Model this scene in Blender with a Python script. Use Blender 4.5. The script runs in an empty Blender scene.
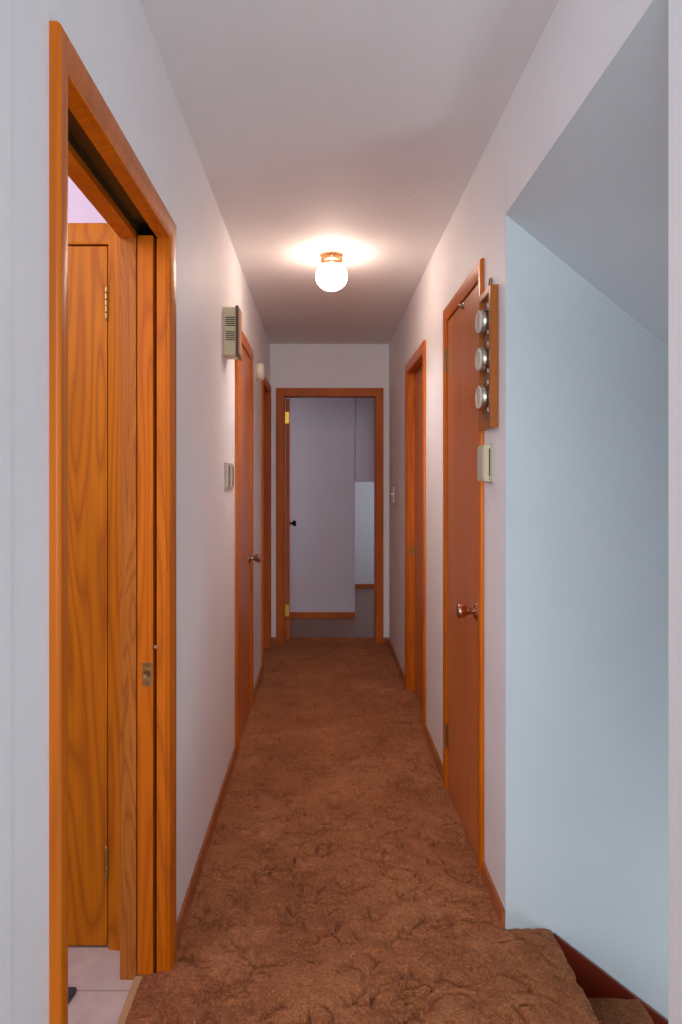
import bpy, bmesh, math, random
from mathutils import Vector, noise

random.seed(7)
S = bpy.context.scene
COL = S.collection
PI = math.pi

# ------------------------------------------------------------------ measurements (metres; camera at x=y=0 looking along +y)
F_PX, VX, VY, EYE = 700.0, 322.0, 480.0, 1.335
XL, XR, CEIL, YE = -0.417, 0.54, 2.43, 5.64      # hall walls, ceiling, end wall
YS0, YS1 = 1.091, 2.06                            # stairwell opening in the right wall
SOFFIT = 0.815
HEAD = 2.117                                      # underside of the header over the stairs
SLOPE = 0.765                                     # pitch of the soffit and the stairs
NOSE_X, RUN, RISE = 0.683, 0.25, 0.192


# ------------------------------------------------------------------ materials
def lin(c):
    return tuple((v / 12.92 if v <= 0.04045 else ((v + 0.055) / 1.055) ** 2.4) for v in c)


def rgb(r, g, b):
    return lin((r / 255, g / 255, b / 255)) + (1.0,)


class NT:
    def __init__(self, name):
        self.m = bpy.data.materials.new(name)
        self.m.use_nodes = True
        self.t = self.m.node_tree
        self.b = self.t.nodes['Principled BSDF']
        self.out = self.t.nodes['Material Output']

    def n(self, kind, **kw):
        nd = self.t.nodes.new(kind)
        for k, v in kw.items():
            setattr(nd, k, v)
        return nd

    def l(self, a, b):
        self.t.links.new(a, b)

    def coords(self, scale=(1, 1, 1)):
        tc = self.n('ShaderNodeTexCoord')
        mp = self.n('ShaderNodeMapping')
        mp.inputs['Scale'].default_value = scale
        self.l(tc.outputs['Object'], mp.inputs['Vector'])
        return mp.outputs['Vector']

    def noise(self, vec, scale, detail=3, rough=0.55, dist=0.0):
        nd = self.n('ShaderNodeTexNoise')
        nd.inputs['Scale'].default_value = scale
        nd.inputs['Detail'].default_value = detail
        nd.inputs['Roughness'].default_value = rough
        nd.inputs['Distortion'].default_value = dist
        if vec is not None:
            self.l(vec, nd.inputs['Vector'])
        return nd.outputs['Fac']

    def ramp(self, fac, stops):
        r = self.n('ShaderNodeValToRGB')
        el = r.color_ramp.elements
        while len(el) < len(stops):
            el.new(0.5)
        for e, (p, c) in zip(el, stops):
            e.position = p
            e.color = c
        self.l(fac, r.inputs['Fac'])
        return r.outputs['Color']

    def math(self, op, a, b=None, clamp=False):
        nd = self.n('ShaderNodeMath', operation=op)
        nd.use_clamp = clamp
        for i, v in enumerate((a, b)):
            if v is None:
                continue
            if isinstance(v, (int, float)):
                nd.inputs[i].default_value = v
            else:
                self.l(v, nd.inputs[i])
        return nd.outputs[0]

    def mix(self, fac, a, b, mode='MIX'):
        nd = self.n('ShaderNodeMix', data_type='RGBA', blend_type=mode)
        for i, v in ((0, fac), (6, a), (7, b)):
            if isinstance(v, (int, float)):
                nd.inputs[i].default_value = v
            elif isinstance(v, tuple):
                nd.inputs[i].default_value = v
            else:
                self.l(v, nd.inputs[i])
        return nd.outputs[2]

    def bump(self, h, strength, dist):
        nd = self.n('ShaderNodeBump')
        nd.inputs['Strength'].default_value = strength
        nd.inputs['Distance'].default_value = dist
        self.l(h, nd.inputs['Height'])
        self.l(nd.outputs['Normal'], self.b.inputs['Normal'])

    def color(self, c):
        if isinstance(c, tuple):
            self.b.inputs['Base Color'].default_value = c
        else:
            self.l(c, self.b.inputs['Base Color'])

    def rough(self, v):
        if isinstance(v, (int, float)):
            self.b.inputs['Roughness'].default_value = v
        else:
            self.l(v, self.b.inputs['Roughness'])


def paint(name, c, rough=0.55, var=0.04, bump=0.12):
    m = NT(name)
    v = m.coords()
    lo = tuple(x * (1 - var) for x in c[:3]) + (1,)
    hi = tuple(min(1, x * (1 + var * 0.5)) for x in c[:3]) + (1,)
    f = m.noise(v, 2.3, 4, 0.6)
    col = m.ramp(f, [(0.3, lo), (0.7, hi)])
    # a few small nicks and scuffs of the plaster
    sp = m.n('ShaderNodeTexVoronoi')
    sp.inputs['Scale'].default_value = 3.1
    m.l(v, sp.inputs['Vector'])
    nick = m.math('LESS_THAN', sp.outputs['Distance'], 0.012)
    col = m.mix(m.math('MULTIPLY', nick, 0.55), col, rgb(96, 84, 80))
    m.color(col)
    m.rough(rough)
    m.bump(m.noise(v, 190, 2, 0.6), bump, 0.002)
    return m.m


def wood(name, light, dark, rough=0.28, ring=9.0, contrast=1.0, coat=0.08, band=(7, 7, 0.55), spec=0.25):
    """Varnished wood whose grain runs up z."""
    m = NT(name)
    v = m.coords(band)
    base = m.noise(v, 1.0, 2, 0.45, 0.25)
    rings = m.math('FRACT', m.math('MULTIPLY', base, ring))
    tri = m.math('ABSOLUTE', m.math('SUBTRACT', m.math('MULTIPLY', rings, 2.0), 1.0))
    grain = m.math('POWER', tri, 2.2)
    fine = m.noise(m.coords((140, 140, 3.0)), 1.0, 3, 0.6)
    tone = m.noise(m.coords((3.5, 3.5, 0.5)), 1.0, 2, 0.5)
    mid = tuple((a + b) / 2 for a, b in zip(light, dark))
    c0 = m.ramp(tone, [(0.3, light), (0.75, mid)])
    c1 = m.mix(m.math('MULTIPLY', grain, 0.62 * contrast), c0, dark)
    c2 = m.mix(m.math('MULTIPLY', m.math('SUBTRACT', fine, 0.45, True), 1.1 * contrast, True), c1, dark)
    m.color(c2)
    m.rough(rough)
    m.b.inputs['Coat Weight'].default_value = coat
    m.b.inputs['Coat Roughness'].default_value = 0.2
    m.b.inputs['Specular IOR Level'].default_value = spec
    m.bump(fine, 0.05, 0.002)
    return m.m


def metal(name, c, rough=0.3, var=0.25):
    m = NT(name)
    v = m.coords()
    f = m.noise(v, 45, 3, 0.6)
    m.color(m.ramp(f, [(0.25, tuple(x * (1 - var) for x in c[:3]) + (1,)), (0.75, c)]))
    m.b.inputs['Metallic'].default_value = 1.0
    m.rough(rough)
    return m.m


def plastic(name, c, rough=0.4, var=0.05):
    m = NT(name)
    f = m.noise(m.coords(), 30, 3, 0.6)
    m.color(m.ramp(f, [(0.3, tuple(x * (1 - var) for x in c[:3]) + (1,)), (0.7, c)]))
    m.rough(rough)
    return m.m


def carpet_mat(name, mid, dark, light):
    m = NT(name)
    v = m.coords()
    # worn and brushed patches of the pile
    big = m.noise(v, 2.6, 3, 0.6, 0.4)
    med = m.noise(v, 13, 4, 0.65, 0.8)
    fine = m.noise(v, 150, 3, 0.75)
    tuft = m.noise(v, 105, 3, 0.75)
    c = m.ramp(m.math('ADD', m.math('MULTIPLY', big, 0.55), m.math('MULTIPLY', med, 0.45)),
               [(0.28, dark), (0.5, mid), (0.74, light)])
    c = m.mix(m.math('MULTIPLY', m.math('SUBTRACT', 0.56, tuft, True), 3.2, True), c, dark)
    c = m.mix(m.math('MULTIPLY', m.math('SUBTRACT', fine, 0.5, True), 4.0, True), c, light)
    m.color(c)
    m.rough(1.0)
    m.b.inputs['Specular IOR Level'].default_value = 0.05
    m.b.inputs['Sheen Weight'].default_value = 0.08
    m.b.inputs['Sheen Roughness'].default_value = 0.5
    h = m.math('ADD', m.math('MULTIPLY', fine, 0.7), m.math('MULTIPLY', tuft, 0.9))
    m.bump(h, 1.0, 0.012)
    return m.m


def tile_mat(name):
    m = NT(name)
    v = m.coords()
    sep = m.n('ShaderNodeSeparateXYZ')
    m.l(v, sep.inputs[0])
    fx = m.math('FRACT', m.math('ADD', m.math('DIVIDE', sep.outputs['X'], 0.46), 10.0))
    fy = m.math('FRACT', m.math('ADD', m.math('DIVIDE', m.math('SUBTRACT', sep.outputs['Y'], 1.83), 0.46), 10.0))
    def edge(f):
        return m.math('GREATER_THAN', m.math('ABSOLUTE', m.math('SUBTRACT', f, 0.5)), 0.494)
    g = m.math('MAXIMUM', edge(fx), edge(fy))
    body = m.ramp(m.noise(v, 11, 5, 0.65, 0.6), [(0.3, rgb(206, 192, 182)), (0.7, rgb(226, 216, 208))])
    m.color(m.mix(g, body, rgb(176, 164, 156)))
    m.rough(0.45)
    return m.m


def emis(name, c, strength):
    m = NT(name)
    m.color(c)
    m.b.inputs['Emission Color'].default_value = c
    m.b.inputs['Emission Strength'].default_value = strength
    m.rough(0.25)
    return m.m


M = {}
M['wall'] = paint('hall_wall_paint', rgb(237, 238, 241))
M['ceiling'] = paint('ceiling_paint', rgb(233, 231, 232), 0.7, 0.03, 0.25)
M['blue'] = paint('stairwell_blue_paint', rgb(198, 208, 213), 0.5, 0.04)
M['lavender'] = paint('bath_wall_paint', rgb(224, 212, 232))
M['panel'] = paint('far_room_panel_paint', rgb(222, 214, 226), 0.45, 0.03)
M['oak'] = wood('honey_oak', rgb(224, 120, 6), rgb(162, 70, 2), ring=11, contrast=0.8, rough=0.4, coat=0.05)
M['oak_door'] = wood('golden_oak_veneer', rgb(222, 134, 0), rgb(160, 78, 0), ring=22, contrast=1.0, band=(5.5, 5.5, 0.45), rough=0.5, coat=0.0)
M['oak_pale'] = wood('worn_oak', rgb(206, 126, 44), rgb(146, 72, 12), ring=16, contrast=1.0, band=(14, 14, 1.2))
M['casing'] = wood('varnished_casing', rgb(214, 114, 16), rgb(156, 66, 5), ring=9, contrast=0.65, coat=0.05, spec=0.22)
M['slab'] = wood('reddish_birch_veneer', rgb(202, 120, 68), rgb(166, 88, 42), ring=5, contrast=0.4, rough=0.32)
M['dim_wood'] = wood('brown_frame_wood', rgb(206, 108, 38), rgb(150, 70, 18), ring=8, contrast=0.7, rough=0.5, coat=0.0)
M['base'] = wood('baseboard_wood', rgb(178, 104, 62), rgb(128, 66, 34), ring=6, contrast=0.5, band=(7, 1.0, 7))
M['skirt'] = wood('mahogany_skirt', rgb(124, 40, 20), rgb(78, 20, 10), ring=5, contrast=0.5, band=(1, 7, 7))
M['rack'] = wood('rack_frame_wood', rgb(180, 104, 42), rgb(130, 66, 20), ring=5, contrast=0.5)
M['rack_back'] = wood('rack_back_wood', rgb(128, 96, 84), rgb(92, 64, 54), ring=5, contrast=0.5)
M['carpet'] = carpet_mat('brown_carpet', rgb(182, 112, 68), rgb(132, 74, 40), rgb(220, 151, 104))
M['tile'] = tile_mat('bath_tile')
M['vinyl'] = paint('far_room_floor', rgb(146, 112, 96), 0.5, 0.12)
M['brass'] = metal('aged_brass', rgb(196, 160, 96), 0.35)
M['gold'] = metal('bright_brass', rgb(232, 186, 88), 0.4, 0.1)
M['dark_brass'] = metal('dark_brass', rgb(150, 122, 84), 0.4)
M['steel'] = metal('brushed_steel', rgb(206, 200, 186), 0.28, 0.12)
M['bronze'] = metal('bronze_knob', rgb(206, 160, 134), 0.2, 0.1)
M['pewter'] = metal('pewter_knob', rgb(186, 168, 156), 0.25, 0.1)
M['black_metal'] = metal('black_knob', rgb(48, 46, 50), 0.3)
M['copper'] = metal('copper_canopy', rgb(240, 180, 130), 0.25, 0.1)
M['olive'] = metal('track_channel', rgb(122, 108, 70), 0.55)
M['beige'] = plastic('beige_plastic', rgb(206, 194, 158), 0.45)
M['almond'] = plastic('almond_plate', rgb(198, 190, 172), 0.35)
M['white_plastic'] = plastic('white_plastic', rgb(240, 232, 222), 0.35)
M['slot'] = plastic('dark_slot', rgb(52, 44, 32), 0.8)
M['brown_plastic'] = plastic('brown_cover', rgb(92, 60, 46), 0.4)
M['tan_panel'] = plastic('tan_cover_panel', rgb(206, 158, 120), 0.4)
M['clear_rim'] = plastic('frosted_lid_rim', rgb(216, 208, 192), 0.15)
M['strip'] = plastic('carpet_strip', rgb(196, 160, 116), 0.6)
M['mat'] = plastic('charcoal_mat', rgb(74, 70, 76), 0.95, 0.3)
M['globe'] = emis('lit_globe', rgb(255, 226, 206), 25.0)


# ------------------------------------------------------------------ mesh helpers
def box(bm, x0, x1, y0, y1, z0, z1):
    x0, x1 = sorted((x0, x1)); y0, y1 = sorted((y0, y1)); z0, z1 = sorted((z0, z1))
    v = [bm.verts.new(p) for p in ((x0, y0, z0), (x1, y0, z0), (x1, y1, z0), (x0, y1, z0),
                                   (x0, y0, z1), (x1, y0, z1), (x1, y1, z1), (x0, y1, z1))]
    for f in ((0, 3, 2, 1), (4, 5, 6, 7), (0, 1, 5, 4), (1, 2, 6, 5), (2, 3, 7, 6), (3, 0, 4, 7)):
        bm.faces.new([v[i] for i in f])
    return bm


def boxes(*args):
    bm = bmesh.new()
    for a in args:
        box(bm, *a)
    return bm


AX = {'x': lambda a, b, h: (h, a, b), '-x': lambda a, b, h: (-h, a, b), 'y': lambda a, b, h: (a, h, b),
      '-y': lambda a, b, h: (a, -h, b), 'z': lambda a, b, h: (a, b, h), '-z': lambda a, b, h: (a, b, -h)}


def lathe(bm, prof, o, axis='z', segs=24):
    """prof = [(radius, height)], turned round the axis through o."""
    f = AX[axis]
    rings = []
    for r, h in prof:
        if r < 1e-6:
            rings.append([bm.verts.new(Vector(o) + Vector(f(0, 0, h)))])
        else:
            rings.append([bm.verts.new(Vector(o) + Vector(f(r * math.cos(2 * PI * i / segs), r * math.sin(2 * PI * i / segs), h)))
                          for i in range(segs)])
    for a, b in zip(rings, rings[1:]):
        for i in range(segs):
            j = (i + 1) % segs
            if len(a) == 1 and len(b) == 1:
                continue
            if len(a) == 1:
                bm.faces.new((a[0], b[i], b[j]))
            elif len(b) == 1:
                bm.faces.new((a[i], b[0], a[j]))
            else:
                bm.faces.new((a[i], b[i], b[j], a[j]))
    for ring, rev in ((rings[0], False), (rings[-1], True)):
        if len(ring) > 1:
            bm.faces.new(ring if rev else ring[::-1])
    return bm


def tube(bm, pts, r, segs=10, closed=False):
    pts = [Vector(p) for p in pts]
    n = len(pts)
    rings = []
    for i, p in enumerate(pts):
        a = pts[(i - 1) % n] if closed or i > 0 else p
        b = pts[(i + 1) % n] if closed or i < n - 1 else p
        t = (b - a).normalized()
        u = t.orthogonal().normalized() if not rings else (U - t * U.dot(t)).normalized()
        U = u
        w = t.cross(u)
        rings.append([bm.verts.new(p + u * r * math.cos(2 * PI * k / segs) + w * r * math.sin(2 * PI * k / segs)) for k in range(segs)])
    pairs = list(zip(rings, rings[1:])) + ([(rings[-1], rings[0])] if closed else [])
    for a, b in pairs:
        for k in range(segs):
            j = (k + 1) % segs
            bm.faces.new((a[k], a[j], b[j], b[k]))
    if not closed:
        bm.faces.new(rings[0][::-1]); bm.faces.new(rings[-1])
    return bm


def prism(bm, poly, fn, h0, h1):
    """poly of (a, b) pushed from h0 to h1; fn(a, b, h) -> point."""
    A = [bm.verts.new(fn(a, b, h0)) for a, b in poly]
    B = [bm.verts.new(fn(a, b, h1)) for a, b in poly]
    n = len(poly)
    bm.faces.new(A[::-1]); bm.faces.new(B)
    for i in range(n):
        j = (i + 1) % n
        bm.faces.new((A[i], A[j], B[j], B[i]))
    return bm


def tag(o, label=None, cat=None, group=None, kind=None):
    if label: o['label'] = label
    if cat: o['category'] = cat
    if group: o['group'] = group
    if kind: o['kind'] = kind
    return o


def thing(name, loc, label=None, cat=None, group=None, kind=None):
    o = bpy.data.objects.new(name, None)
    COL.objects.link(o)
    o.location = loc
    o.empty_display_size = 0.05
    return tag(o, label, cat, group, kind)


def wloc(o):
    v = Vector((0, 0, 0))
    while o is not None:
        v += Vector(o.location)
        o = o.parent
    return v


def obj(name, bm, mat, parent=None, bevel=0.0, smooth=False, loc=None):
    """One mesh object. bm holds world positions; they are taken to the object's own frame."""
    bmesh.ops.recalc_face_normals(bm, faces=bm.faces)
    org = Vector(loc) if loc is not None else (wloc(parent) if parent else Vector((0, 0, 0)))
    bmesh.ops.translate(bm, verts=bm.verts, vec=-org)
    me = bpy.data.meshes.new(name)
    bm.to_mesh(me); bm.free()
    mats = mat if isinstance(mat, (list, tuple)) else [mat]
    for x in mats:
        me.materials.append(x)
    if smooth:
        for p in me.polygons:
            p.use_smooth = True
        me.set_sharp_from_angle(angle=math.radians(35))
    o = bpy.data.objects.new(name, me)
    COL.objects.link(o)
    if parent:
        o.parent = parent
        o.location = org - wloc(parent)
    else:
        o.location = org
    if bevel:
        b = o.modifiers.new('bevel', 'BEVEL')
        b.width = bevel; b.segments = 2; b.limit_method = 'ANGLE'; b.angle_limit = math.radians(40)
    return o


def struct(name, bm, mat, label, cat, bevel=0.0, smooth=False):
    return tag(obj(name, bm, mat, None, bevel, smooth), label, cat, None, 'structure')


# planes a door can sit in: fn(a along wall, z, v out of the wall towards the viewer)
def on_left(x=XL):
    return lambda a, z, v: (x + v, a, z)


def on_right(x=XR):
    return lambda a, z, v: (x - v, a, z)


def on_front(y):
    return lambda a, z, v: (a, y - v, z)


def casing_bm(a0, a1, top, w, fn, t_in=0.010, t_out=0.015, foot=0.0):
    """Mitred clamshell casing round an opening a0..a1, top."""
    prof = [(0, 0), (0, t_in - 0.002), (0.003, t_in), (w * 0.45, t_out - 0.001), (w * 0.8, t_out), (w - 0.004, t_out - 0.001),
            (w - 0.001, t_out - 0.004), (w, t_out - 0.008), (w, 0)]
    bm = bmesh.new()
    st = []
    for k in range(4):
        ring = []
        for u, v in prof:
            a, z = ((a0 - u, foot), (a0 - u, top + u), (a1 + u, top + u), (a1 + u, foot))[k]
            ring.append(bm.verts.new(fn(a, z, v)))
        st.append(ring)
    n = len(prof)
    for A, B in zip(st, st[1:]):
        for i in range(n):
            j = (i + 1) % n
            bm.faces.new((A[i], A[j], B[j], B[i]))
    bm.faces.new(st[0][::-1]); bm.faces.new(st[-1])
    return bm


def fbox(bm, fn, a0, a1, z0, z1, v0, v1):
    p, q = fn(a0, z0, v0), fn(a1, z1, v1)
    return box(bm, p[0], q[0], p[1], q[1], p[2], q[2])


def jamb_bm(a0, a1, top, t, fn, d0, d1, stop=None):
    bm = bmesh.new()
    fbox(bm, fn, a0 - t, a0, 0, top + t, d0, d1)
    fbox(bm, fn, a1, a1 + t, 0, top + t, d0, d1)
    fbox(bm, fn, a0, a1, top, top + t, d0, d1)
    if stop is not None:
        fbox(bm, fn, a0, a0 + 0.012, 0, top, stop - 0.014, stop)
        fbox(bm, fn, a1 - 0.012, a1, 0, top, stop - 0.014, stop)
        fbox(bm, fn, a0 + 0.012, a1 - 0.012, top - 0.012, top, stop - 0.014, stop)
    return bm


def hinge(parent, x, y, z, h, mat, leaf):
    """Knuckled barrel hinge; leaf = (dx0, dx1, dy0, dy1) of the visible leaf from the pin."""
    bm = bmesh.new()
    k = 5
    for i in range(k):
        z0 = z - h / 2 + i * h / k
        lathe(bm, [(0.0045, 0.0008), (0.0055, 0.002), (0.0055, h / k - 0.002), (0.0045, h / k - 0.0008)], (x, y, z0), 'z', 12)
    lathe(bm, [(0.003, -h / 2 - 0.003), (0.0048, -h / 2 - 0.001), (0.003, -h / 2 + 0.004)], (x, y, z), 'z', 12)
    lathe(bm, [(0.003, h / 2 - 0.004), (0.0048, h / 2 + 0.001), (0.003, h / 2 + 0.003)], (x, y, z), 'z', 12)
    box(bm, x + leaf[0], x + leaf[1], y + leaf[2], y + leaf[3], z - h / 2, z + h / 2)
    return obj('hinge', bm, mat, parent, smooth=True, loc=(x, y, z))


def knob(parent, o, axis, mat, length=0.066, label=None):
    k = length / 0.066
    pts = [(0.0, 0), (0.031, 0), (0.031, 0.003), (0.027, 0.008), (0.016, 0.011), (0.0125, 0.014), (0.0115, 0.026), (0.014, 0.031),
           (0.019, 0.036), (0.0225, 0.045), (0.025, 0.056), (0.0255, 0.061), (0.0235, 0.0645), (0.017, 0.066), (0.0, 0.0655)]
    kn = obj('knob', lathe(bmesh.new(), [(r, h * k) for r, h in pts], o, axis, 28), mat, parent, smooth=True, loc=o)
    if label:
        kn['label'] = label
    return kn


# ------------------------------------------------------------------ the hall shell
T = 0.123                                        # wall thickness
P0, P1, PT = 1.122, 1.875, 1.985                 # pocket door opening
D2 = (3.40, 4.06, 2.037)                         # closed door on the left
D3 = (4.87, 5.49, 2.02)                          # far doorway on the left
R1 = (2.385, 2.992, 2.016)                       # closed door on the right
R2 = (3.69, 4.39, 2.005)                         # recessed door on the right
E0, E1, ET = -0.304, 0.429, 2.010                # doorway in the end wall

bm = boxes((XL, XL - T, 0.93, P0 - 0.02, 0, CEIL), (XL, XL - T, P0 - 0.02, 2.78, PT + 0.05, CEIL),
           (XL, XL - 0.022, P1 + 0.015, 2.78, 0, PT + 0.05), (XL - T + 0.040, XL - T, P1 + 0.015, 2.78, 0, PT + 0.05),
           (XL, XL - T, 2.78, D2[0] - 0.018, 0, CEIL), (XL, XL - T, D2[0] - 0.018, D2[1] + 0.018, D2[2] + 0.018, CEIL),
           (XL, XL - T, D2[1] + 0.018, D3[0] - 0.018, 0, CEIL), (XL, XL - T, D3[0] - 0.018, D3[1] + 0.018, D3[2] + 0.018, CEIL),
           (XL, XL - T, D3[1] + 0.018, YE, 0, CEIL))
struct('wall_left', bm, M['wall'], 'white painted left wall of the hallway with three door openings', 'wall')
struct('wall_left_corner', boxes((XL + 0.004, XL - T, 0.25, 0.93, 0, CEIL)), M['wall'],
       'strip of white wall at the near end of the left wall', 'wall')
bm = boxes((XR, XR + T, YS1 + 0.004, R1[0] - 0.018, -0.3, CEIL), (XR, XR + T, R1[0] - 0.018, R1[1] + 0.018, R1[2] + 0.018, CEIL),
           (XR, XR + T, R1[1] + 0.018, R2[0] - 0.018, 0, CEIL), (XR, XR + T, R2[0] - 0.018, R2[1] + 0.018, R2[2] + 0.018, CEIL),
           (XR, XR + T, R2[1] + 0.018, YE, 0, CEIL))
struct('wall_right', bm, M['wall'], 'white painted right wall of the hallway beyond the stairwell', 'wall')
struct('wall_right_near', boxes((XR, XR + T, 0.25, YS0, -1.6, CEIL)), M['wall'],
       'white wall edge at the near side of the stairwell opening', 'wall')
# header over the stairs, its underside begins the soffit
struct('wall_right_header', boxes((XR, XR + 0.012, YS0, YS1 + 0.004, HEAD, CEIL)), M['wall'],
       'white header above the stairwell opening', 'wall')
X2 = 2.1
bm = bmesh.new()
prism(bm, [(XR + 0.0005, HEAD - 0.001), (X2, HEAD - SOFFIT * (X2 - XR)), (X2, HEAD - SOFFIT * (X2 - XR) + 0.1), (XR + 0.0125, HEAD + 0.12),
           (XR + 0.0125, HEAD - 0.0005)],
      lambda a, b, h: (a, h, b), YS0, YS1 + 0.004)
struct('ceiling_stairwell', bm, M['blue'], 'pale blue sloping ceiling above the stairs', 'ceiling')
struct('wall_stairwell', boxes((XR, X2, YS1, YS1 + 0.004, -1.6, HEAD + 0.1)), M['blue'],
       'pale blue wall beside the stairs', 'wall')
struct('wall_stairwell_end', boxes((X2, X2 + 0.1, YS0, YS1, -1.6, 1.2)), M['blue'], 'pale blue wall at the foot of the stairs', 'wall')
bm = boxes((XL, E0 - 0.018, YE, YE + 0.11, 0, CEIL), (E1 + 0.018, XR, YE, YE + 0.11, 0, CEIL),
           (E0 - 0.018, E1 + 0.018, YE, YE + 0.11, ET + 0.018, CEIL))
struct('wall_end', bm, M['wall'], 'white wall at the far end of the hallway above and beside the doorway', 'wall')
struct('ceiling', boxes((XL - T, XR + T, 0.25, YE + 0.11, CEIL, CEIL + 0.1)), M['ceiling'], 'white painted hallway ceiling', 'ceiling')
struct('floor_base', boxes((XL - 0.06, XR + T, 0.25, YE + 0.105, -0.12, -0.030)), M['vinyl'], 'subfloor below the hallway carpet', 'floor')


struct('wall_stairwell_near', boxes((XR + T, X2 + 0.1, YS0 - 0.12, YS0, -1.6, 2.3)), M['blue'], 'near side wall of the stairwell', 'wall')
struct('floor_stairwell', boxes((XR, X2 + 0.1, YS0 - 0.12, YS1, -1.7, -1.6)), M['vinyl'], 'floor at the foot of the stairs', 'floor')


# ------------------------------------------------------------------ carpet
def pile(p):
    """Height of the carpet pile: shaggy lumps with narrow creases between."""
    q = Vector((p[0], p[1], p[2]))
    w = Vector((q.x * 0.8, q.y, q.z)) + Vector((noise.noise(q * 11), noise.noise(q * 11 + Vector((5, 3, 1))), noise.noise(q * 11 + Vector((1, 7, 4))))) * 0.055
    d, _ = noise.voronoi(w * 15.0)
    crease = max(0.0, 1 - (d[1] - d[0]) / 0.22)
    gate = min(1.0, max(0.0, noise.noise(q * 13 + Vector((9, 2, 0))) * 2.8 + 0.30))
    d2, _ = noise.voronoi((w + Vector((3, 1, 2))) * 27.0)
    crease2 = max(0.0, 1 - (d2[1] - d2[0]) / 0.34)
    gate2 = min(1.0, max(0.0, noise.noise(q * 7 + Vector((2, 5, 8))) * 2.4 + 0.1))
    lumps = noise.fractal(q * 17, 0.8, 2.1, 4)
    h = 0.0026 * lumps - 0.018 * crease ** 1.2 * gate - 0.010 * crease2 ** 1.2 * gate2 + 0.0022 * noise.noise(q * 80)
    calm = 1.0 - 0.65 * max(0.0, 1 - abs(p[0] - XL) / 0.03) - 0.65 * max(0.0, 1 - abs(p[0] - XR) / 0.03) * (p[1] > YS1 - 0.02)
    if p[0] > XR - 0.02 and p[1] > YS1 - 0.03 and p[1] < YS1 + 0.01:
        calm = 0.3
    if p[0] > NOSE_X - 0.05 or p[0] < -0.45:
        calm = 0.35
    return h * calm


def carpet_grid(inside, x0, x1, y0, y1, st):
    bm = bmesh.new()
    nx, ny = int(round((x1 - x0) / st)), int(round((y1 - y0) / st))
    V = {}
    def vert(i, j):
        if (i, j) not in V:
            x, y = x0 + i * st, y0 + j * st
            V[(i, j)] = bm.verts.new((x, y, 0.018 + pile((x, y, 0.016))))
        return V[(i, j)]
    for i in range(nx):
        for j in range(ny):
            x, y = x0 + (i + 0.5) * st, y0 + (j + 0.5) * st
            if inside(x, y):
                bm.faces.new((vert(i, j), vert(i + 1, j), vert(i + 1, j + 1), vert(i, j + 1)))
    return bm


def hall_area(x, y):
    if XL + 0.002 < x < XR - 0.002 and y < YE:
        return True
    if x <= XL + 0.002:
        return (x > -0.478 and P0 < y < P1 - 0.002) or (D3[0] < y < D3[1] and x > XL - 0.084)
    if x >= XR - 0.002:
        return (YS0 < y < YS1 and x < NOSE_X - 0.03) or (R2[0] < y < R2[1] and x < XR + 0.045)
    return E0 < x < E1 and y < YE + 0.23


st = 0.0065
bm = carpet_grid(hall_area, NOSE_X - 0.03 - st * 180, NOSE_X - 0.03, 0.9, 0.9 + st * 768, st)
struct('floor', bm, M['carpet'], 'brown shag carpet running down the hallway', 'carpet', smooth=True)

# carpeted stairs going down to the right
prof = [(NOSE_X - 0.03, 0.016)]
for k in range(6):
    nx, nz = NOSE_X + k * RUN, 0.016 - k * RISE
    if k:
        xs = NOSE_X + (k - 1) * RUN - 0.022
        for i in range(1, 26):
            prof.append((xs + (nx - 0.02 - xs) * i / 25, nz))
    for i in range(1, 9):
        a = PI / 2 - i * PI / 8
        prof.append((nx - 0.02 + 0.02 * math.cos(a), nz - 0.02 + 0.02 * math.sin(a)))
    for i in range(1, 4):
        prof.append((nx - 0.02 - 0.002 * i / 3 * 1.0, nz - 0.04 - 0.004 * i))
    for i in range(1, 16):
        prof.append((nx - 0.022, nz - 0.052 - (RISE - 0.052) * i / 15))
bm = bmesh.new()
ny = 106
ys = [YS0 + (YS1 - 0.001 - YS0) * j / ny for j in range(ny + 1)]
rows = []
for i, (x, z) in enumerate(prof):
    a, b = prof[max(0, i - 1)], prof[min(len(prof) - 1, i + 1)]
    t = Vector((b[0] - a[0], 0, b[1] - a[1])).normalized() if a != b else Vector((1, 0, 0))
    n = Vector((-t.z, 0, t.x))
    rows.append([bm.verts.new(Vector((x, y, z)) + n * pile((x, y, z))) for y in ys])
for A, B in zip(rows, rows[1:]):
    for j in range(ny):
        bm.faces.new((A[j], A[j + 1], B[j + 1], B[j]))
struct('stairs', bm, M['carpet'], 'brown carpeted steps going down to the right beside the blue wall', 'stairs', smooth=True)
zt = lambda x: 0.006 - SLOPE * (x - NOSE_X)
bm = bmesh.new()
prism(bm, [(NOSE_X - 0.002, zt(NOSE_X)), (X2, zt(X2)), (X2, zt(X2) - 0.24), (NOSE_X - 0.002, zt(NOSE_X) - 0.24)],
      lambda a, b, h: (a, h, b), YS1 - 0.016, YS1)
struct('trim_1', bm, M['skirt'], 'dark red wooden skirt board sloping down the blue stairwell wall', 'skirting', 0.002)


# ------------------------------------------------------------------ baseboards
BP = [(0, 0), (0, 0.066), (0.004, 0.068), (0.008, 0.064), (0.010, 0.052), (0.0115, 0.02), (0.012, 0)]


def baseboard(name, side, y0, y1, label):
    bm = bmesh.new()
    fn = (lambda a, b, h: (XL + a, h, b)) if side == 'l' else (lambda a, b, h: (XR - a, h, b))
    prism(bm, BP, fn, y0, y1)
    struct(name, bm, M['base'], label, 'baseboard')


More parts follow.
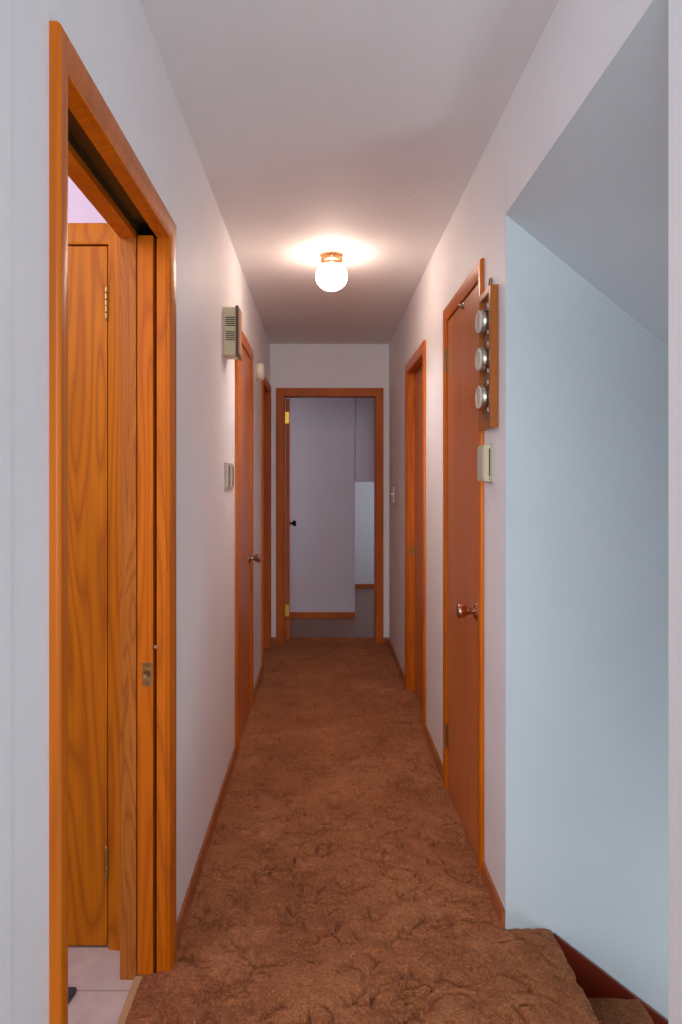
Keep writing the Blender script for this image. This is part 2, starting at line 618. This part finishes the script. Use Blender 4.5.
CW = 0.057
baseboard('baseboard_left', 'l', P1 + CW + 0.012, D2[0] - CW, 'brown baseboard on the left wall from the pocket door to the closed door')
baseboard('baseboard_left_far', 'l', D2[1] + CW, D3[0] - CW, 'brown baseboard between the two far doors on the left wall')
baseboard('baseboard_right', 'r', YS1 + 0.003, R1[0] - CW, 'short brown baseboard between the stairwell corner and the near right door')
baseboard('baseboard_right_middle', 'r', R1[1] + CW, R2[0] - CW, 'brown baseboard between the two doors on the right wall')
baseboard('baseboard_right_far', 'r', R2[1] + CW, YE, 'brown baseboard between the recessed right door and the end wall')
for nm, a0, a1, lb in (('baseboard_end', E1 + 0.066, XR - 0.012, 'stub of brown baseboard right of the end doorway'),
                       ('baseboard_end_left', XL, E0 - 0.066, 'stub of brown baseboard left of the end doorway')):
    bm = bmesh.new()
    prism(bm, BP, lambda a, b, h: (h, YE - a, b), a0, a1)
    struct(nm, bm, M['base'], lb, 'baseboard')


# ------------------------------------------------------------------ door 1: pocket door on the near left
d = thing('door_1', (XL, P0, 0), 'open pocket doorway with honey oak frame at the near left', 'door', None, 'structure')
bm = casing_bm(P0, P1, PT, 0.052, on_left(XL), 0.011, 0.018)
obj('casing', bm, M['casing'], d, smooth=True)
hx0, hx1 = XL - 0.0006, XL - 0.026               # hall half of the split jamb
bx0, bx1 = -0.4965, -0.540                       # bathroom half
obj('jamb', boxes((hx0, hx1, P1, P1 + 0.018, 0, PT + 0.012)), M['oak'], d, 0.0012)
obj('jamb', boxes((bx0, bx1, P1 - 0.006, P1 + 0.018, 0, PT + 0.012)), M['oak_pale'], d, 0.002)
obj('jamb', boxes((hx0, bx1, P0 - 0.018, P0, 0, PT + 0.012)), M['oak'], d, 0.0012)
obj('head_jamb', boxes((hx0, hx1, P0, P1, PT, PT + 0.045)), M['casing'], d, 0.0012)
obj('head_jamb', boxes((bx0, bx1, P0, P1, PT - 0.004, PT + 0.045)), M['casing'], d, 0.0012)
bm = boxes((-0.449, -0.4955, P0, P1 + 0.4, PT + 0.032, PT + 0.045), (-0.449, -0.4505, P0, P1 + 0.4, PT + 0.012, PT + 0.032),
           (-0.494, -0.4955, P0, P1 + 0.4, PT + 0.012, PT + 0.032))
obj('track', bm, M['olive'], d)
slab = obj('slab', boxes((-0.4515, -0.4935, P1 - 0.006, P1 + 0.78, 0.012, PT + 0.004)), M['oak'], d, 0.002)
lz = EYE - (674 - VY) * 1.87 / F_PX
bm = boxes((-0.4535, -0.4795, P1 - 0.0085, P1 - 0.004, lz - 0.032, lz + 0.032))
lt = obj('latch_plate', bm, M['brass'], slab, 0.0008)
ring = bmesh.new()
lathe(ring, [(0.0065, 0.0), (0.0105, 0.0), (0.0105, 0.004), (0.0065, 0.002)], (-0.4665, P1 - 0.0085, lz), '-y', 20)
for dz in (-0.024, 0.024):
    lathe(ring, [(0.0, 0.0012), (0.0035, 0.0008), (0.004, 0.0)], (-0.4665, P1 - 0.0085, lz + dz), '-y', 12)
lathe(ring, [(0.0064, 0.0), (0.0064, 0.0006), (0, 0.0006)], (-0.4665, P1 - 0.0085, lz), '-y', 16)
obj('latch', ring, M['dark_brass'], slab, smooth=True)
obj('bumper', lathe(bmesh.new(), [(0.005, 0), (0.005, 0.006), (0.003, 0.009), (0, 0.0095)], (-0.447, P1 + 0.012, lz + 0.07), '-y', 12),
    M['almond'], d, smooth=True)
struct('trim_2', boxes((-0.4995, -0.476, P0, P1 - 0.007, -0.004, 0.014)), M['strip'],
       'thin tan strip between the carpet and the tile floor', 'threshold', 0.004)

# bathroom beyond it
BY = 2.0
struct('floor_tile', boxes((-1.75, -0.499, 0.35, BY + 0.1, -0.06, 0.0)), M['tile'], 'pale tile floor of the bathroom on the left', 'floor')
bd = (-1.22, (109 - VX) * BY / F_PX, 2.006)
bm = boxes((-1.75, bd[0] - 0.018, BY, BY + 0.1, 0, CEIL), (bd[0] - 0.018, bd[1] + 0.018, BY, BY + 0.1, bd[2] + 0.018, CEIL),
           (bd[1] + 0.018, XL - T, BY, BY + 0.1, 0, CEIL))
struct('wall_bath_end', bm, M['lavender'], 'pale lavender bathroom wall above the golden oak door', 'wall')
struct('wall_closet_back', boxes((-1.75, XL - T, BY + 0.1, BY + 0.14, -0.1, CEIL)), M['lavender'], 'back of the closet behind the golden oak door', 'wall')
struct('wall_bath_left', boxes((-1.85, -1.75, 0.25, BY + 0.1, 0, CEIL)), M['lavender'], 'far side wall of the bathroom', 'wall')
struct('wall_bath_near', boxes((-1.75, XL - T, 0.25, 0.35, 0, CEIL)), M['lavender'], 'near wall of the bathroom', 'wall')
struct('ceiling_bath', boxes((-1.85, XL - T, 0.25, BY + 0.1, CEIL, CEIL + 0.1)), M['ceiling'], 'bathroom ceiling', 'ceiling')
d = thing('door_2', (bd[1], BY, 0), 'closed golden oak door with brass hinges seen through the near left doorway', 'door', None, 'structure')
obj('casing', casing_bm(bd[0], bd[1], bd[2], 0.060, on_front(BY), 0.010, 0.016), M['oak_door'], d, smooth=True)
obj('jamb', jamb_bm(bd[0], bd[1], bd[2], 0.018, on_front(BY), -0.1, 0.004, -0.031), M['oak'], d)
sl = obj('slab', boxes((bd[0] + 0.002, bd[1] - 0.0035, BY - 0.005, BY + 0.03, 0.008, bd[2] - 0.0045)), M['oak_door'], d, 0.0012)
for py in (304, 861):
    hinge(sl, bd[1] - 0.004, BY - 0.011, EYE - (py - VY) * BY / F_PX, 0.092, M['brass'], (-0.004, 0.004, 0.004, 0.008))
# bath mat corner peeping round the frame
bm = bmesh.new()
mx, my = -0.640, 1.829
poly = [(mx, my), (mx - 0.001, my - 0.02), (mx - 0.006, my - 0.05), (mx - 0.016, my - 0.085), (mx - 0.04, my - 0.13), (mx - 0.09, my - 0.16),
        (mx - 0.42, my - 0.16), (mx - 0.46, my - 0.12), (mx - 0.46, my - 0.02), (mx - 0.44, my)]
prism(bm, poly, lambda a, b, h: (a, b, h), 0.0005, 0.012)
tag(obj('bath_mat', bm, M['mat'], None, 0.003, loc=(mx - 0.2, my - 0.06, 0.0005)), 'dark grey bath mat whose corner shows on the pale tile floor', 'mat')

# ------------------------------------------------------------------ door 3: closed door on the left
fn = on_left()
d = thing('door_3', (XL, D2[0], 0), 'closed reddish wooden door on the left wall below the door chime', 'door', None, 'structure')
obj('casing', casing_bm(*D2, CW, fn), M['casing'], d, smooth=True)
obj('jamb', jamb_bm(*D2, 0.018, fn, -T, 0.002, -0.036), M['casing'], d)
sl = obj('slab', boxes((XL + 0.002, XL - 0.035, D2[0] + 0.003, D2[1] - 0.003, 0.008, D2[2] - 0.004)), M['slab'], d, 0.0012)
for pz in (1.84, 0.30):
    hinge(sl, XL + 0.0075, D2[0] + 0.001, pz, 0.09, M['dark_brass'], (-0.006, -0.002, -0.004, 0.004))
knob(sl, (XL + 0.002, 3.99, 0.889), 'x', M['pewter'], 0.066)
# door 4: far doorway on the left
d = thing('door_4', (XL, D3[0], 0), 'recessed wooden door at the far left beside the end wall', 'door', None, 'structure')
obj('casing', casing_bm(*D3, CW, fn), M['dim_wood'], d, smooth=True)
obj('jamb', jamb_bm(*D3, 0.018, fn, -T, 0.002, -0.071), M['dim_wood'], d)
sl = obj('slab', boxes((XL - 0.085, XL - T, D3[0] + 0.003, D3[1] - 0.003, 0.006, D3[2] - 0.004)), M['slab'], d, 0.0012)
knob(sl, (XL - 0.085, D3[0] + 0.06, 0.9), 'x', M['pewter'], 0.060)
# door 5: closed door near right
fn = on_right()
d = thing('door_5', (XR, R1[0], 0), 'closed reddish wooden door on the right wall next to the spice rack', 'door', None, 'structure')
obj('casing', casing_bm(*R1, CW, fn), M['casing'], d, smooth=True)
obj('jamb', jamb_bm(*R1, 0.018, fn, -T, 0.002, -0.036), M['casing'], d)
sl = obj('slab', boxes((XR - 0.002, XR + 0.035, R1[0] + 0.003, R1[1] - 0.003, 0.008, R1[2] - 0.004)), M['slab'], d, 0.0012)
for py in (361, 736):
    hinge(sl, XR - 0.0075, R1[1] - 0.002, EYE - (py - VY) * 2.99 / F_PX, 0.094, M['dark_brass'], (0.002, 0.006, -0.012, 0.004))
knob(sl, (XR - 0.002, 2.432, 0.88), '-x', M['bronze'], 0.068)
cb = bmesh.new()
lathe(cb, [(0.0, 0), (0.013, 0), (0.013, 0.004), (0.008, 0.006), (0.006, 0.010), (0.009, 0.012), (0.009, 0.017), (0, 0.019)],
      (XR - 0.002, 2.66, 1.997), '-x', 16)
obj('door_catch', cb, M['pewter'], sl, smooth=True)
# door 6: recessed door further along on the right
d = thing('door_6', (XR, R2[0], 0), 'recessed reddish wooden door further along the right wall', 'door', None, 'structure')
obj('casing', casing_bm(*R2, CW, fn), M['casing'], d, smooth=True)
obj('jamb', jamb_bm(*R2, 0.018, fn, -T, 0.002, -0.076), M['oak'], d)
sl = obj('slab', boxes((XR + 0.040, XR + 0.075, R2[0] + 0.003, R2[1] - 0.003, 0.006, R2[2] - 0.004)), M['slab'], d, 0.0012)
obj('strike_plate', boxes((XR + 0.012, XR + 0.030, R2[1] - 0.0015, R2[1] + 0.001, 0.86, 0.92)), M['dark_brass'], d, 0.0005)
# door 7: doorway in the end wall, door swung open into the far room
fn = on_front(YE)
d = thing('door_7', (E0, YE, 0), 'brown framed doorway in the end wall with its door swung open', 'door', None, 'structure')
obj('casing', casing_bm(E0, E1, ET, 0.066, fn, 0.010, 0.016), M['dim_wood'], d, smooth=True)
obj('jamb', jamb_bm(E0, E1, ET, 0.018, fn, -0.115, 0.002), M['dim_wood'], d)
hx, hy = E0 + 0.003, YE + 0.118
ang = math.atan2(0.268, hy)                       # swung just past square, edge on to the hall
bm = boxes((hx, hx + 0.036, hy, hy + 0.70, 0.02, ET - 0.006))
sl = obj('slab', bm, M['dim_wood'], d, 0.002, loc=(hx, hy, 0))
sl.rotation_euler.z = 0.052
for py in (417.5, 611):
    z = EYE - (py - VY) * 5.72 / F_PX
    h = boxes((E0 + 0.001, E0 + 0.034, YE + 0.100, YE + 0.1025, z - 0.047, z + 0.047))
    lathe(h, [(0.006, -0.047), (0.006, 0.047)], (E0 + 0.012, YE + 0.108, z), 'z', 12)
    obj('hinge', h, M['gold'], d, smooth=True, loc=(E0 + 0.012, YE + 0.108, z))
kz = EYE - (523.5 - VY) * 6.37 / F_PX
kb = lathe(bmesh.new(), [(0, 0), (0.027, 0), (0.027, 0.005), (0.012, 0.009), (0.011, 0.026), (0.022, 0.034), (0.027, 0.046), (0.024, 0.06), (0, 0.063)],
           (hx + 0.036, hy + 0.625, kz), 'x', 24)
k7 = obj('knob', kb, M['black_metal'], d, smooth=True, loc=(hx + 0.036, hy + 0.625, kz))
k7.parent = sl
k7.location = (0.036, 0.625, kz)

# ------------------------------------------------------------------ the far room beyond the end doorway
FY, NY = 6.77, 8.65
nx = (355.3 - VX) * FY / F_PX
nz = EYE - (482 - VY) * FY / F_PX
struct('floor_far_room', boxes((-1.5, 1.6, YE + 0.105, NY + 0.1, -0.1, 0.0)), M['vinyl'], 'dull greyish floor of the far room', 'floor')
struct('wall_far_panel', boxes((-1.5, nx - 0.004, FY, FY + 0.1, 0, CEIL)), M['panel'], 'white wall facing the end doorway', 'wall')
struct('wall_far_upper', boxes((nx, 1.6, FY + 0.004, FY + 0.1, nz, CEIL)), M['panel'], 'upper wall panel overhanging the niche right of the far wall', 'wall')
struct('wall_far_niche', boxes((nx - 0.1, 1.6, NY, NY + 0.1, 0, CEIL)), M['wall'], 'white back wall of the niche seen through the end doorway', 'wall')
struct('wall_far_return', boxes((nx - 0.1, nx - 0.004, FY + 0.1, NY, 0, CEIL)), M['panel'], 'side wall of the niche in the far room', 'wall')
struct('wall_far_left', boxes((-1.6, -1.5, YE + 0.11, FY + 0.1, 0, CEIL)), M['panel'], 'left wall of the far room', 'wall')
struct('wall_far_near', boxes((-1.6, XL, YE, YE + 0.11, -0.1, CEIL)), M['panel'], 'near wall of the far room left of its door', 'wall')
struct('wall_far_near_right', boxes((XR, 1.7, YE, YE + 0.11, -0.1, CEIL)), M['panel'], 'near wall of the far room right of its door', 'wall')
struct('ceiling_far_room', boxes((-1.6, 1.7, YE + 0.11, NY + 0.1, CEIL, CEIL + 0.1)), M['ceiling'], 'ceiling of the far room', 'ceiling')
bm = boxes((1.6, 1.7, YE + 0.11, 6.9, 0, CEIL), (1.6, 1.7, 8.2, NY + 0.1, 0, CEIL), (1.6, 1.7, 6.9, 8.2, 0, 0.7), (1.6, 1.7, 6.9, 8.2, 2.0, CEIL))
struct('wall_far_right', bm, M['panel'], 'right wall of the far room with its window', 'wall')
struct('trim_3', boxes((-1.5, nx - 0.002, FY - 0.014, FY, 0, 0.058)), M['dim_wood'], 'brown baseboard under the white far wall', 'baseboard', 0.002)
struct('trim_4', boxes((nx - 0.1, 1.6, NY - 0.014, NY, 0, 0.05)), M['dim_wood'], 'brown baseboard at the back of the niche', 'baseboard', 0.002)
wf = thing('window_1', (1.6, 7.55, 0.7), 'window lighting the far room from the right', 'window', None, 'structure')
obj('frame', boxes((1.6, 1.66, 6.9, 6.94, 0.7, 2.0), (1.6, 1.66, 8.16, 8.2, 0.7, 2.0), (1.6, 1.66, 6.94, 8.16, 0.7, 0.74), (1.6, 1.66, 6.94, 8.16, 1.96, 2.0)),
    M['white_plastic'], wf, 0.002)

# ------------------------------------------------------------------ ceiling light
lx, ly = 0.0465, 3.40
d = thing('ceiling_light', (lx, ly, CEIL), 'lit round white globe light with a copper canopy on the hallway ceiling', 'ceiling light')
can = [(0.0, 0.0), (0.056, 0.0), (0.057, 0.006), (0.052, 0.012), (0.050, 0.02), (0.054, 0.024), (0.053, 0.031), (0.047, 0.037), (0.045, 0.05), (0.040, 0.052), (0.0, 0.052)]
cp = obj('canopy', lathe(bmesh.new(), can, (lx, ly, CEIL - 0.0005), '-z', 40), M['copper'], d, smooth=True)
for k in range(3):
    a = k * 2 * PI / 3 + 0.5
    o = (lx + 0.046 * math.cos(a), ly + 0.046 * math.sin(a), CEIL - 0.043)
    obj('thumb_screw', tube(bmesh.new(), [o, (o[0] + 0.014 * math.cos(a), o[1] + 0.014 * math.sin(a), o[2])], 0.0035, 10), M['gold'], cp, smooth=True)
gl = [(0.040, 0.050)]
for i in range(1, 25):
    a = math.radians(32) + (PI - math.radians(32)) * i / 24
    gl.append((max(0.0, 0.077 * math.sin(a)), 0.050 + 0.068 * (math.cos(math.radians(32)) - math.cos(a))))
obj('globe', lathe(bmesh.new(), gl, (lx, ly, CEIL), '-z', 48), M['globe'], d, smooth=True)

# ------------------------------------------------------------------ door chime on the left wall
y0, y1 = 2.966, 3.075
z1, z0 = EYE + 173 * y0 / F_PX, EYE + 125 * y0 / F_PX
d = thing('door_chime', (XL, (y0 + y1) / 2, z0), 'beige door chime box with brown front cover high on the left wall', 'door chime')
xf = -0.366
hs = obj('housing', boxes((XL - 0.001, xf, y0, y1, z0, z1)), M['beige'], d, 0.002)
for c in (z1 - 0.061, z1 - 0.122):
    bm = boxes((XL + 0.008, xf - 0.003, y0 - 0.0004, y0 + 0.001, c - 0.0212, c + 0.0212))
    for k in range(5):
        z = c + (k - 2) * 0.0085
        box(bm, XL + 0.008, xf - 0.003, y0 - 0.0010, y0 + 0.001, z - 0.0021, z + 0.0021)
    bm.faces.ensure_lookup_table()
    for f in bm.faces[:6]:
        f.material_index = 1
    obj('grille', bm, [M['slot'], M['beige']], hs)
bm = boxes((xf, xf + 0.012, y0 - 0.006, y1 + 0.006, z0 - 0.005, z1 + 0.006))
cv = obj('cover', bm, M['brown_plastic'], d, 0.002)
obj('cover_panel', boxes((xf + 0.012, xf + 0.015, y0 + 0.006, y1 - 0.006, z0 + 0.008, z1 - 0.008)), M['tan_panel'], cv, 0.001)

# ------------------------------------------------------------------ switch plate below it
y0, y1 = 2.985, 3.235
z1, z0 = EYE + 18 * y0 / F_PX, EYE - 9.5 * y0 / F_PX
d = thing('switch_plate', (XL, (y0 + y1) / 2, z0), 'wide metal switch plate on the left wall beside the closed door', 'switch')
obj('plate', boxes((XL, XL + 0.009, y0, y1, z0, z1)), M['almond'], d, 0.003)
for q in (0.32, 0.84):
    yy = y0 + (y1 - y0) * q
    rk = obj('rocker', boxes((XL + 0.009, XL + 0.0125, yy - 0.022, yy + 0.022, z0 + 0.014, z1 - 0.014)), M['pewter'], d, 0.001)

# ------------------------------------------------------------------ smoke alarm
sx, sy, sz = XL, 4.475, EYE + 109 * 4.45 / F_PX
d = thing('smoke_alarm', (sx, sy, sz), 'round white smoke alarm on the left wall above the far door', 'smoke alarm')
obj('base_ring', lathe(bmesh.new(), [(0, 0), (0.060, 0), (0.060, 0.010), (0.056, 0.012), (0, 0.012)], (sx, sy, sz), 'x', 40), M['beige'], d, smooth=True)
bd_ = obj('body', lathe(bmesh.new(), [(0, 0.012), (0.054, 0.012), (0.056, 0.018), (0.056, 0.034), (0.052, 0.043), (0.044, 0.048), (0.02, 0.051), (0, 0.0515)],
                        (sx, sy, sz), 'x', 40), M['white_plastic'], d, smooth=True)
obj('test_button', lathe(bmesh.new(), [(0.012, 0.0505), (0.012, 0.053), (0.0, 0.0545)], (sx, sy, sz), 'x', 20), M['almond'], bd_, smooth=True)

# ------------------------------------------------------------------ light switch at the far right
y, z = 5.28, EYE - 15 * 5.25 / F_PX
d = thing('light_switch', (XR, y, z), 'small white light switch on the right wall near the end doorway', 'light switch')
pl = obj('plate', boxes((XR, XR - 0.006, y - 0.036, y + 0.036, z - 0.058, z + 0.058)), M['white_plastic'], d, 0.003)
obj('toggle', boxes((XR - 0.006, XR - 0.018, y - 0.005, y + 0.005, z - 0.002, z + 0.014)), M['white_plastic'], pl, 0.001)

# ------------------------------------------------------------------ thermostat on the right wall
y0, y1 = 2.202, 2.288
z1, z0 = EYE + 35.4 * 2.202 / F_PX, EYE - 1.5 * 2.202 / F_PX
d = thing('thermostat', (XR, (y0 + y1) / 2, z0), 'beige thermostat box on the right wall below the spice rack', 'thermostat')
obj('wall_plate', boxes((XR, XR - 0.006, y0 - 0.004, y1 + 0.003, z0 - 0.004, z1 + 0.004)), M['almond'], d, 0.002)
hs = obj('housing', boxes((XR - 0.006, XR - 0.031, y0, y1, z0, z1)), M['beige'], d, 0.003)
obj('vent_slot', boxes((XR - 0.011, XR - 0.015, y0 - 0.0008, y0 + 0.002, z0 + 0.016, z1 - 0.012), (XR - 0.011, XR - 0.015, y0 - 0.0008, y0 + 0.002, z0 + 0.006, z0 + 0.010)),
    M['slot'], hs)
obj('front_cover', boxes((XR - 0.031, XR - 0.034, y0 + 0.006, y1 - 0.006, z0 + 0.007, z1 - 0.007)), M['almond'], hs, 0.001)

# ------------------------------------------------------------------ spice rack with three tins
y0, y1 = 2.139, 2.305
z0, z1 = 1.497, 1.934
xf = XR - 0.026
d = thing('spice_rack', (XR, (y0 + y1) / 2, z0), 'wooden wall rack holding three steel spice tins by the near right door', 'rack')
w = 0.021
fr = obj('frame', boxes((XR - 0.0005, xf, y0, y0 + w, z0, z1), (XR - 0.0005, xf, y1 - w, y1, z0, z1),
                        (XR - 0.0005, xf, y0 + w, y1 - w, z0, z0 + w), (XR - 0.0005, xf, y0 + w, y1 - w, z1 - w, z1)), M['rack'], d, 0.002)
xb = XR - 0.012
obj('back_panel', boxes((XR - 0.001, xb, y0 + w, y1 - w, z0 + w, z1 - w)), M['rack_back'], d)
yc = (y0 + y1) / 2
bm = bmesh.new()
tube(bm, [(XR - 0.006, yc + 0.014 * math.sin(t), z1 + 0.021 + 0.022 * math.cos(t)) for t in [2 * PI * i / 20 for i in range(20)]], 0.0028, 8, True)
obj('hanging_ring', bm, M['dark_brass'], d, smooth=True)
jz = [EYE - (py - VY) * yc / F_PX for py in (322, 359.5, 397.5)]
for z in jz:
    for dz in (-0.042, 0.042):
        obj('retaining_clip', boxes((xb, xb - 0.014, yc - 0.047, yc - 0.043, z + dz - 0.006, z + dz + 0.006)), M['clear_rim'], d, 0.0008)



def make_tin(loc):
    t = thing('spice_tin', loc, 'x', 'spice tin', 'steel spice tins in the wall rack')
    x, y, z = loc
    obj('body', lathe(bmesh.new(), [(0, 0), (0.032, 0), (0.037, 0.002), (0.0385, 0.006), (0.039, 0.014), (0.0385, 0.022), (0.036, 0.026), (0, 0.026)],
                      loc, '-x', 40), M['steel'], t, smooth=True)
    obj('lid', lathe(bmesh.new(), [(0, 0.0262), (0.0345, 0.0262), (0.036, 0.028), (0.036, 0.032), (0.034, 0.034), (0.031, 0.034), (0.030, 0.0325), (0, 0.0325)],
                     loc, '-x', 40), M['clear_rim'], t, smooth=True)
    return t


tin = make_tin((xb, yc, jz[0]))
tin['label'] = 'topmost of the three steel spice tins in the wall rack'
for z, lb in ((jz[1], 'middle steel spice tin of the three in the wall rack'), (jz[2], 'lowest of the three steel spice tins in the wall rack')):
    c = tin.copy()
    COL.objects.link(c)
    c.location = (xb, yc, z)
    c['label'] = lb
    for ch in tin.children:
        k = ch.copy()
        COL.objects.link(k)
        k.parent = c

# ------------------------------------------------------------------ light
def area(name, loc, rot, sx, sy, power, col):
    l = bpy.data.lights.new(name, 'AREA')
    l.shape = 'RECTANGLE'; l.size = sx; l.size_y = sy; l.energy = power; l.color = col
    o = bpy.data.objects.new(name, l)
    COL.objects.link(o)
    o.location = loc; o.rotation_euler = rot
    return o


# unseen spot added below the globe to brighten the floor and walls
bb = bpy.data.lights.new('globe_fill_spot', 'SPOT')
bb.energy = 19; bb.spot_size = math.radians(145); bb.spot_blend = 1.0; bb.shadow_soft_size = 0.05; bb.color = (1.0, 0.90, 0.84)
b = bpy.data.objects.new('globe_fill_spot', bb)
COL.objects.link(b)
b.location = (lx, ly, CEIL - 0.25)
# area light added low in the stairwell to brighten its sloping ceiling
area('stairs_fill', (X2 - 0.14, 1.34, -0.5), (math.radians(156), 0, math.radians(90)), 0.6, 1.0, 12, (0.88, 0.95, 1.0))
area('far_left_fill', (-1.47, 6.2, 1.4), (math.radians(90), 0, math.radians(-70)), 0.7, 1.2, 5, (0.92, 0.95, 1.0))  # added unseen light in front of the solid left wall, lifts the far panel
# daylight from the windows of the room behind the camera
area('daylight_living_room', (-0.6, -3.0, 1.7), (math.radians(90), 0, math.radians(-6)), 3.2, 2.2, 100, (0.88, 0.95, 1.0))
area('daylight_far_room', (1.64, 7.55, 1.35), (math.radians(90), 0, math.radians(90)), 1.2, 1.2, 2.2, (0.90, 0.95, 1.0))
bl = bpy.data.lights.new('bathroom_lamp', 'POINT')
bl.energy = 11; bl.shadow_soft_size = 0.12; bl.color = (1.0, 0.96, 0.93)
b = bpy.data.objects.new('bathroom_lamp', bl)
COL.objects.link(b)
b.location = (-1.1, 1.0, 2.2)

W = bpy.data.worlds.new('daylight')
S.world = W
W.use_nodes = True
bg = W.node_tree.nodes['Background']
bg.inputs['Color'].default_value = (0.86, 0.94, 1.0, 1)
bg.inputs['Strength'].default_value = 0.68

# ------------------------------------------------------------------ camera
cam = bpy.data.cameras.new('camera')
cam.sensor_fit = 'VERTICAL'
cam.sensor_height = 36.0
cam.lens = F_PX / 1024 * 36.0
cam.shift_x = (341 - VX) / 1024
cam.shift_y = (VY - 512) / 1024
cam.clip_start = 0.05
co = bpy.data.objects.new('camera', cam)
COL.objects.link(co)
co.location = (0, 0, EYE)
co.rotation_euler = (PI / 2, 0, 0)
S.camera = co

S.view_settings.view_transform = 'Standard'
S.view_settings.look = 'None'
S.view_settings.exposure = 0.36
S.view_settings.gamma = 1.0
S.view_settings.use_curve_mapping = False
S.cycles.max_bounces = 12
S.cycles.diffuse_bounces = 8
S.cycles.use_denoising = True
